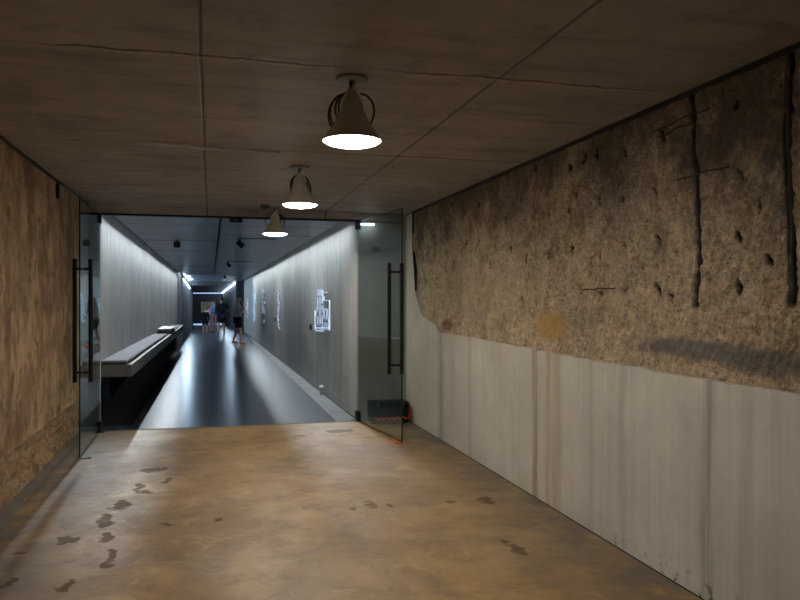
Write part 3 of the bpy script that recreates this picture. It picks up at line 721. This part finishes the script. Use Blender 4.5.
for yy in (10.3, 13.3, 16.3, 19.3, 22.3, 25.3):
    bm = bmesh.new(); prism_yz(bm, CXL + .003, CXL + .03, [(yy, bz(yy) - .5), (yy + .1, bz(yy) - .5), (yy + .1, bz(yy) - .16), (yy, bz(yy) - .16)])
    for v in bm.verts:
        if v.co.x > CXL + .02 and v.co.z > .3: v.co.x = BX - .08
    link('bracket', bm, M['black'], t)
zc_ = bz(19.5)
t = thing('display_case', 'low dark display case with a pale top standing on the far part of the bench', 'display case', (-1.08, 19.6, zc_))
bm = bmesh.new(); box(bm, -.17, .15, -.8, .8, .002, .085); link('case', bm, M['black'], t, bevel=.006)
bm = bmesh.new(); box(bm, -.175, .155, -.82, .82, .115, .135); link('top', bm, M['grey'], t, bevel=.004)
bm = bmesh.new(); box(bm, -.15, .13, -.78, .78, .085, .115); link('band', bm, M['pad'], t)
t = thing('bench_pad', 'darker second pad on the bench under the display case', 'cushion', (-1.1, 22.3, bz(22.3)))
bm = bmesh.new(); box(bm, -.16, .13, -1.6, 1.6, .006, .03); link('pad', bm, M['pad'], t, bevel=.01)
# ------------------------------------------------------------------ small things near the floor
p = on_floor(322.5, 395)
t = thing('bollard_light', 'short grey post with a white cap against the right corridor wall base', 'bollard', (CXR - .06, p.y, fz(p.y)))
bm = bmesh.new(); lathe(bm, [(.001, .002), (.022, .002), (.022, .115), (.001, .115)], 16); link('post', bm, M['grey'], t, smooth=False)
bm = bmesh.new(); lathe(bm, [(.001, .115), (.034, .115), (.036, .14), (.030, .148), (.001, .15)], 16); link('cap', bm, M['white'], t)
t = thing('equipment_case', 'long black case on the floor behind the right glass door leaf', 'case', (2.10, 8.83, 0))
bm = bmesh.new(); box(bm, -.23, .23, -.13, .13, .004, .245); link('body', bm, M['black'], t, bevel=.015)
bm = bmesh.new(); box(bm, -.235, .235, -.135, .135, .246, .262); link('lid', bm, M['black'], t, bevel=.006)
for s_ in (-.15, .15):
    bm = bmesh.new(); box(bm, s_ - .02, s_ + .02, -.142, -.132, .215, .262); link('clasp', bm, M['steel'], t)
bm = bmesh.new()
pts = [(-.21 + .01 * i, -.158 + .004 * math.sin(i * 1.3), .075 + .012 * math.sin(i * .9) + .008 * math.sin(i * 2.3)) for i in range(42)]
pts += [(.225, -.158, .085), (.248, -.155, .10), (.256, -.150, .13), (.252, -.148, .165), (.246, -.150, .19)]
tube(bm, pts, .005, 8); o = tag(link('red_cable', bm, M['red'], smooth=True), 'thin red cable running along the front of the black case behind the glass', 'cable'); o.location = (2.10, 8.83, 0)
for (u, v, pts, lab) in ((393, 440, [(-.045, 0, .008), (-.01, .012, .012), (.03, -.004, .008), (.05, -.03, .007)], 'short orange cord piece on the floor at the right door leaf'),
                         (398.5, 443.5, [(-.045, .03, .008), (-.05, .0, .008), (-.02, -.025, .008), (.025, -.03, .008), (.045, -.005, .01)], 'curled orange cord end under the free edge of the right glass leaf')):
    p = on_z(u, v); bm = bmesh.new(); tube(bm, pts, .007, 8); o = tag(link('orange_cord', bm, M['orange'], smooth=True), lab, 'cord'); o.location = (p.x, p.y, 0)
p = on_z(84, 459)
bm = bmesh.new(); hexa(bm, [(-.05, -.02, 0), (.05, -.02, 0), (.05, .02, 0), (-.05, .02, 0), (-.05, -.02, .004), (.05, -.02, .011), (.05, .02, .011), (-.05, .02, .004)])
o = tag(link('door_wedge', bm, M['green']), 'small green wedge on the floor under the left glass leaf', 'door wedge'); o.location = (-1.15, p.y + .02, 0)
for (u, v, x, lab) in ((311.6, 327, CXR, 'small black switch on the corridor wall left of the largest lit drawing'), (275.5, 319.5, CXR, 'small black switch beside the second lit drawing from the doors')):
    p = on_x(u, v, x); t = thing('wall_switch', lab, 'switch', (x, p.y, p.z))
    bm = bmesh.new(); box(bm, -.03, 0, -.05, .05, -.05, .05); link('box', bm, M['black'], t, bevel=.006)
    bm = bmesh.new(); box(bm, -.04, -.03, -.02, .02, -.03, .03); link('button', bm, M['steel'], t)
# picture on the black end wall
pa, pb = on_y(201, 302, YB), on_y(214, 312, YB)
t = thing('wall_picture', 'dim yellow-green picture board on the black end wall behind the people', 'picture', ((pa.x + pb.x) / 2, YB - .03, pb.z))
W_, H_ = (pb.x - pa.x) / 2, pa.z - pb.z
bm = bmesh.new(); box(bm, -W_, W_, -.02, .028, 0, H_); link('board', bm, emit('dim_picture', (.20, .19, .10), .03), t)
pt_ = simple('print_tones', (.07, .06, .045), .6); rp = random.Random(5)
for i in range(7):
    for j in range(4):
        if rp.random() < .6:
            a = -W_ + .06 + i * (2 * W_ - .1) / 7; b = .05 + j * (H_ - .08) / 4; bm = bmesh.new(); box(bm, a, a + .09, -.03, -.02, b, b + .1); link('photograph', bm, pt_, t)

# ------------------------------------------------------------------ lit line drawings on the right corridor wall
def flat(bm, poly, th=.012, x=None):            # outline measured on the wall plane, given real thickness
    x = CXR if x is None else x
    P = [on_x(u, v, CXR) for u, v in poly]; a = [bm.verts.new((x - .001, p.y, p.z)) for p in P]; b = [bm.verts.new((x - th, p.y, p.z)) for p in P]; n = len(P)
    bm.faces.new(a); bm.faces.new(b[::-1])
    for i in range(n): bm.faces.new((a[i], a[(i + 1) % n], b[(i + 1) % n], b[i]))
def rect(bm, u0, v0, u1, v1, th=.012): flat(bm, [(u0, v0), (u1, v0), (u1, v1), (u0, v1)], th)
t = thing('lit_wall_drawing', 'largest glowing blue-white line drawing of a tower on the right corridor wall', 'wall art', (0, 0, 0), 0, 'lit drawings on the corridor wall')
bm = bmesh.new(); flat(bm, [(315.4, 309), (317, 307.5), (317.4, 298), (318, 290), (321, 288.6), (323, 290.5), (323.5, 297), (325, 306), (328, 309), (329.6, 318), (329.8, 331), (322, 332.6), (315.4, 330.5)], .006)
link('back_plate', bm, simple('pale_plate', (.45, .52, .62), .4), t)
bm = bmesh.new()
def outline(u0, v0, u1, v1, n=2, w=.28):
    for q in ((u0, v0, u1, v0 + w), (u0, v1 - w, u1, v1), (u0, v0, u0 + w, v1), (u1 - w, v0, u1, v1)): rect(bm, *q, .014)
    for k in range(1, n + 1):
        vv = v0 + (v1 - v0) * k / (n + 1); rect(bm, u0 + .9 * (k % 2), vv, u1 - .9 * ((k + 1) % 2), vv + w, .014)
    um = (u0 + u1) / 2; rect(bm, um, v0 + .8, um + w, v1 - .8, .015)
for q in ((318.2, 289.3, 322.6, 295.6, 3), (318.0, 297.5, 323.0, 304.4, 3), (317.6, 305.5, 323.6, 310, 2), (318.3, 315.8, 323, 323.8, 3), (316.4, 311, 324, 315.2, 1), (324.4, 316.5, 329.4, 323, 2), (316, 325, 329.4, 329.8, 3)): outline(*q)
for r in ((324.3, 309.2, 325.0, 316), (327.3, 309.5, 328.0, 317), (324.5, 309, 328, 309.8), (323, 292.2, 327.6, 292.9), (324.5, 300.2, 330.3, 300.9), (329.7, 300.5, 330.3, 330), (315.2, 310, 315.8, 330), (324.2, 323.8, 329.5, 324.3), (316, 327.3, 329.8, 328.3), (316.2, 330, 324, 331.4), (323, 290.5, 323.6, 296.5), (323.2, 296, 324.8, 300.6)): rect(bm, *r, .014)
link('bright_lines', bm, M['draw_hi'], t)
for r in ((317.8, 296.4, 318.8, 297.4), (322.6, 303.5, 323.6, 305), (317.6, 312.5, 319, 315.5), (322.5, 312.8, 324, 315), (324.2, 319, 326.2, 322.6), (327, 319.5, 328.2, 322.6), (317.2, 325.5, 322.4, 327), (316.6, 328.8, 320, 329.6)):
    bm = bmesh.new(); rect(bm, *r, .016); link('dark_mark', bm, M['draw_dim'], t)
def squiggle(label, path, spread, n, seed, bright):
    t = thing('lit_wall_drawing', label, 'wall art', (0, 0, 0), 0, 'lit drawings on the corridor wall'); rr = random.Random(seed)
    A = bmesh.new(); B = bmesh.new()
    for i in range(n):
        s_ = (i + .5) / n * (len(path) - 1); k = min(int(s_), len(path) - 2); f = s_ - k
        u = path[k][0] * (1 - f) + path[k + 1][0] * f + rr.uniform(-spread, spread); v = path[k][1] * (1 - f) + path[k + 1][1] * f
        h = rr.uniform(.5, 1.3); wd = rr.uniform(.2, .55); sk = rr.uniform(-.7, .7)
        flat(B if rr.random() > bright else A, [(u - wd + sk, v - h), (u + wd + sk, v - h * .8), (u + wd - sk, v + h), (u - wd - sk, v + h * .8)], .012 + .001 * (i % 5))
    link('bright_lines', A, M['draw'], t)['kind'] = 'stuff'; link('dark_lines', B, M['draw_dim'], t)['kind'] = 'stuff'
squiggle('thin tall glowing drawing on the corridor wall, next beyond the largest one', [(278.6, 289), (278.4, 300), (279.2, 308), (278, 318), (278.5, 326), (280, 328.5)], .45, 30, 3, .9)
squiggle('tall dotted dark and white drawing, middle of the five on the corridor wall', [(263.6, 289), (263, 297), (263.8, 302), (263.6, 310), (264.3, 318), (263.5, 323)], 1.1, 42, 4, .55)
squiggle('bright bluish drawing second from the man in grey, on the corridor wall', [(255, 294), (254.6, 302), (254.3, 312), (254, 321)], .6, 30, 5, .97)
squiggle('faint narrow drawing on the corridor wall closest to the man in grey', [(247.3, 299), (247, 307), (247.4, 314), (247, 318)], .7, 22, 6, .7)

# ------------------------------------------------------------------ iron in the rock wall
for P, lab in ((G1, 'black vertical iron bar set in the rock wall, left of the two long ones'), (G2, 'black vertical iron bar set in the rock wall at the right picture edge')):
    bm = bmesh.new(); n = len(P); pts = []
    for i in range(n - 1):
        for k in range(5):
            q = P[i].lerp(P[i + 1], k / 5); pts.append((XR + .052, q.y + .005 * math.sin(i * 5 + k * 1.7), q.z))
    pts.append((XR + .052, P[-1].y, P[-1].z))
    tube(bm, pts, [.013 + .006 * abs(math.sin(j * 1.9)) for j in range(len(pts))], 8)
    tag(link('iron_bar', bm, M['rod'], smooth=True), lab, 'iron bar')
for (a, b, lab) in (((655, 131), (708, 108), 'thin slanting wire across the top of the left iron bar'), ((660, 137), (692, 122), 'thin short wire just below the slanting one on the rock'), ((677, 180), (728, 166), 'thin wire crossing the left iron bar halfway up'), ((582, 290), (614, 288), 'thin level wire on the rock above the ochre stain')):
    A, B = on_x(*a, XR + .015), on_x(*b, XR + .015); bm = bmesh.new()
    tube(bm, [(XR + .012 + .012 * math.sin(k * 1.4), A.lerp(B, k / 6).y, A.lerp(B, k / 6).z + .003 * math.sin(k * 2)) for k in range(7)], .0045, 6)
    tag(link('iron_wire', bm, M['rust'], smooth=True), lab, 'wire')

# ------------------------------------------------------------------ people
def skin(name, verts, edges, radii, mat, parent, sub=1, extra=None):
    me = bpy.data.meshes.new(name + '_cage'); me.from_pydata([tuple(v) for v in verts], edges, []); me.update()
    o = bpy.data.objects.new(name + '_cage', me); COL.objects.link(o)
    m1 = o.modifiers.new('skin', 'SKIN'); m1.use_smooth_shade = True
    sv = me.skin_vertices[0].data if me.skin_vertices else None
    if sv is None:
        me.attributes  # layer made by the modifier
    for i, r in enumerate(radii):
        sv[i].radius = (r, r) if not isinstance(r, tuple) else r
        sv[i].use_root = (i == 0)
    m2 = o.modifiers.new('sub', 'SUBSURF'); m2.levels = sub
    bpy.context.view_layer.update()
    ev = o.evaluated_get(bpy.context.evaluated_depsgraph_get()); res = bpy.data.meshes.new_from_object(ev)
    bpy.data.objects.remove(o); res.name = name
    if extra:
        b = bmesh.new(); b.from_mesh(res); extra(b); b.to_mesh(res); b.free()
    for p in res.polygons: p.use_smooth = True
    res.materials.clear(); res.materials.append(mat)
    r = bpy.data.objects.new(name, res); COL.objects.link(r); r.parent = parent; return r
def make_skin_layer_ok(me): return bool(me.skin_vertices)

SKIN = simple('skin_tone', (.42, .24, .17), .5, scale=8, bump=0)
def cloth(name, c): return simple(name, c, .9, scale=40, spec=.1)
def person(label, loc, rz, h, top, bottom, shoe, hair, legs_x=.10, stride=.0, armL=None, armR=None, long_top=False, long_legs=False, bald=False, head_turn=0, sleeve=.6, look_down=0.0):
    """local frame: faces +Y, left is -X; built 1.75 m tall and scaled"""
    t = thing('person', label, 'person', loc, rz); k = h / 1.75
    V = Vector
    armL = armL or [V((-.185, 0, 1.42)), V((-.235, -.02, 1.13)), V((-.245, .06, .88))]
    armR = armR or [V((.185, 0, 1.42)), V((.235, -.02, 1.13)), V((.245, .06, .88))]
    pel = V((0, 0, .95)); wa = V((0, 0, 1.10)); ch = V((0, 0, 1.30)); nb = V((0, -.005, 1.46)); nk = V((0, .01, 1.53)); hc = V((0, .035 + look_down * .03, 1.63)); ht = V((0, .03 + look_down * .04, 1.70))
    hipL, hipR = V((-.09, 0, .90)), V((.09, 0, .90))
    kL, kR = V((-legs_x, .03 - stride * .5, .50)), V((legs_x, .03 + stride * .5, .50))
    aL, aR = V((-legs_x - .01, -.02 - stride, .085)), V((legs_x + .01, -.02 + stride, .085))
    tL, tR = aL + V((0, .14, -.055)), aR + V((0, .14, -.055))
    verts = [pel, wa, ch, nb, nk, hc, ht, *armL, *armR, hipL, kL, aL, tL, hipR, kR, aR, tR]
    rad = [(.145, .105), (.125, .095), (.150, .105), (.07, .06), .052, (.078, .095), (.070, .085),
           .052, .040, .026, .052, .040, .026, (.085, .085), .055, .036, .03, (.085, .085), .055, .036, .03]
    edges = [(0, 1), (1, 2), (2, 3), (3, 4), (4, 5), (5, 6), (2, 7), (7, 8), (8, 9), (2, 10), (10, 11), (11, 12), (0, 13), (13, 14), (14, 15), (15, 16), (0, 17), (17, 18), (18, 19), (19, 20)]
    # palm and five fingers to each hand
    for side, arm, wi in ((-1, armL, 9), (1, armR, 12)):
        d = (arm[2] - arm[1]).normalized(); sx = V((0, 1, 0)) if abs(d.z) > .7 else V((0, 0, 1)); sx = (sx - d * sx.dot(d)).normalized(); cu = d.cross(sx) * side
        pi = len(verts); verts.append(arm[2] + d * .06); rad.append((.034, .020)); edges.append((wi, pi))
        for f, (off, ln) in enumerate(((-.027, .062), (-.009, .075), (.010, .080), (.028, .072))):
            b0 = len(verts); verts += [arm[2] + d * .085 + sx * off, arm[2] + d * (.085 + ln * .55) + sx * off * 1.1 + cu * .010, arm[2] + d * (.085 + ln * .95) + sx * off * 1.1 + cu * .030]
            rad += [.0095, .0085, .007]; edges += [(pi, b0), (b0, b0 + 1), (b0 + 1, b0 + 2)]
        b0 = len(verts); verts += [arm[2] + d * .045 + sx * .038, arm[2] + d * .075 + sx * .060 + cu * .012]; rad += [.011, .009]; edges += [(pi, b0), (b0, b0 + 1)]
    def S(p): return p * k
    def face(b):
        for (c, r, sc) in (((hc.x, hc.y + .098, hc.z - .005), .015, (.8, 1.1, 1.5)), ((hc.x - .080, hc.y - .005, hc.z), .022, (.4, .8, 1.3)), ((hc.x + .080, hc.y - .005, hc.z), .022, (.4, .8, 1.3)), ((hc.x, hc.y + .075, hc.z - .07), .028, (1.1, .8, .8))):
            ball(b, [q * k for q in c], r * k, sc, 8)
    body = skin('body', [S(v) for v in verts], edges, [tuple(q * k for q in r) if isinstance(r, tuple) else r * k for r in rad], SKIN, t, 1, face)
    for s_ in (-1, 1):
        bm = bmesh.new(); ball(bm, ((hc.x + s_ * .032) * k, (hc.y + .086) * k, (hc.z + .022) * k), .011 * k, (1, .6, .7), 8); link('eye', bm, M['black'], t, smooth=True)
    bm = bmesh.new(); ball(bm, (hc.x * k, (hc.y + .092) * k, (hc.z - .045) * k), .02 * k, (1, .35, .28), 8); link('mouth', bm, simple('lip', (.30, .10, .09), .5, bump=0), t, smooth=True)
    # shirt
    lo = V((0, 0, .76 if long_top else .90)); sl = sleeve
    sv = [lo, wa, ch, V((0, -.005, 1.44)), armL[0], armL[0].lerp(armL[1], sl if sl <= 1 else 1), armR[0], armR[0].lerp(armR[1], sl if sl <= 1 else 1)]
    sr = [(.165, .165), (.160, .155), (.175, .155), (.115, .10), .085, .072, .085, .072]; se = [(0, 1), (1, 2), (2, 3), (2, 4), (4, 5), (2, 6), (6, 7)]
    if sl > 1:
        for arm, i in ((armL, 5), (armR, 7)):
            se.append((i, len(sv))); sv.append(arm[1].lerp(arm[2], .85)); sr.append(.042)
    skin('shirt', [S(v) for v in sv], se, [tuple(q * k for q in r) if isinstance(r, tuple) else r * k for r in sr], top, t)
    fr = .98 if long_legs else .85
    pv = [V((0, 0, .96)), hipL, kL if long_legs else hipL.lerp(kL, fr), hipR, kR if long_legs else hipR.lerp(kR, fr)]; pr_ = [(.150, .150), (.125, .125), .100 if not long_legs else .080, (.125, .125), .100 if not long_legs else .080]
    pe = [(0, 1), (1, 2), (0, 3), (3, 4)]
    if long_legs: pv += [kL.lerp(aL, .9), kR.lerp(aR, .9)]; pr_ += [.058, .058]; pe += [(2, 5), (4, 6)]
    skin('trousers' if long_legs else 'shorts', [S(v) for v in pv], pe, [tuple(q * k for q in r) if isinstance(r, tuple) else r * k for r in pr_], bottom, t)
    for a in (aL, aR):
        bm = bmesh.new(); g = ball(bm, (a.x * k, (a.y + .055) * k, .048 * k), .05 * k, (.95, 2.7, .95), 12)
        for v in g: v.co.z = max(v.co.z, .004)
        link('shoe', bm, shoe, t, smooth=True)
    if not bald:
        bm = bmesh.new(); g = ball(bm, (ht.x * k, (ht.y - .018) * k, (ht.z - .02) * k), .098 * k, (.92, 1.05, 1.0), 14)
        for v in g:
            if v.co.y > (ht.y + .05) * k and v.co.z < (ht.z + .02) * k: v.co.y = (ht.y + .03) * k
        link('hair', bm, hair, t, smooth=True)
    else:
        bm = bmesh.new(); g = ball(bm, (hc.x * k, (hc.y + .050) * k, (hc.z - .060) * k), .058 * k, (1.1, .9, .75), 10); link('beard', bm, hair, t, smooth=True)
        bm = bmesh.new(); g = ball(bm, (hc.x * k, (hc.y - .045) * k, (hc.z + .02) * k), .078 * k, (1.02, .85, .7), 10); link('hair', bm, hair, t, smooth=True)
    return t
HR = simple('dark_hair', (.03, .02, .015), .7, scale=50); HB = simple('brown_hair', (.16, .09, .05), .7, scale=50)
V = Vector
def spot(u, v): p = on_floor(u, v); return (p.x, p.y, fz(p.y))
# man in profile looking at the right wall: one forearm across, the other hand at the chin
person('man in a grey t-shirt and black shorts, hand on chin, facing the lit wall', spot(237.8, 344), -math.pi / 2 - .15, 1.80,
       cloth('grey_tee', (.34, .38, .38)), cloth('black_cotton', (.012, .013, .02)), simple('orange_shoes', (.55, .14, .07), .6), HB, legs_x=.15, stride=.17, bald=True,
       armL=[V((-.185, 0, 1.42)), V((-.17, .20, 1.19)), V((-.02, .20, 1.45))], armR=[V((.185, 0, 1.42)), V((.23, .05, 1.15)), V((.03, .19, 1.17))], look_down=.6)
DK = cloth('black_clothing', (.014, .014, .018))
person('adult in black seen from behind with one elbow raised, beside the children', spot(221.3, 334.6), .1, 1.86, DK, cloth('dark_shorts', (.02, .022, .03)), M['black'], HR, legs_x=.13,
       armL=[V((-.185, 0, 1.42)), V((-.235, -.02, 1.15)), V((-.235, .08, .92))], armR=[V((.185, 0, 1.42)), V((.33, .03, 1.25)), V((.14, .22, 1.38))], sleeve=1.2, stride=.08)
person('child in dark clothes standing leftmost of the group by the end wall', spot(205.2, 334.2), .15, 1.34, cloth('dark_child_top', (.013, .013, .02)), cloth('dark_child_shorts', (.014, .014, .02)), M['black'], HB, legs_x=.11, long_top=True, sleeve=1.2)
person('person in a light blue shirt and pale pink trousers, behind the children', spot(213.8, 332.3), math.pi + .6, 1.66, cloth('blue_shirt', (.16, .27, .50)), cloth('pale_trousers', (.34, .23, .25)), simple('dark_shoe', (.08, .04, .04), .6), HB, long_legs=True, sleeve=1.2,
       armR=[V((.185, 0, 1.42)), V((.24, .06, 1.16)), V((.08, .24, 1.22))])
person('child in a pink top between the dark child and the blue shirt', spot(209.0, 332.0), math.pi - .4, 1.42, cloth('pink_top', (.62, .32, .30)), cloth('pink_trousers', (.32, .20, .23)), simple('brown_shoe', (.12, .05, .04), .6), simple('dark_red_hair', (.10, .02, .025), .7), long_legs=True, sleeve=.7)
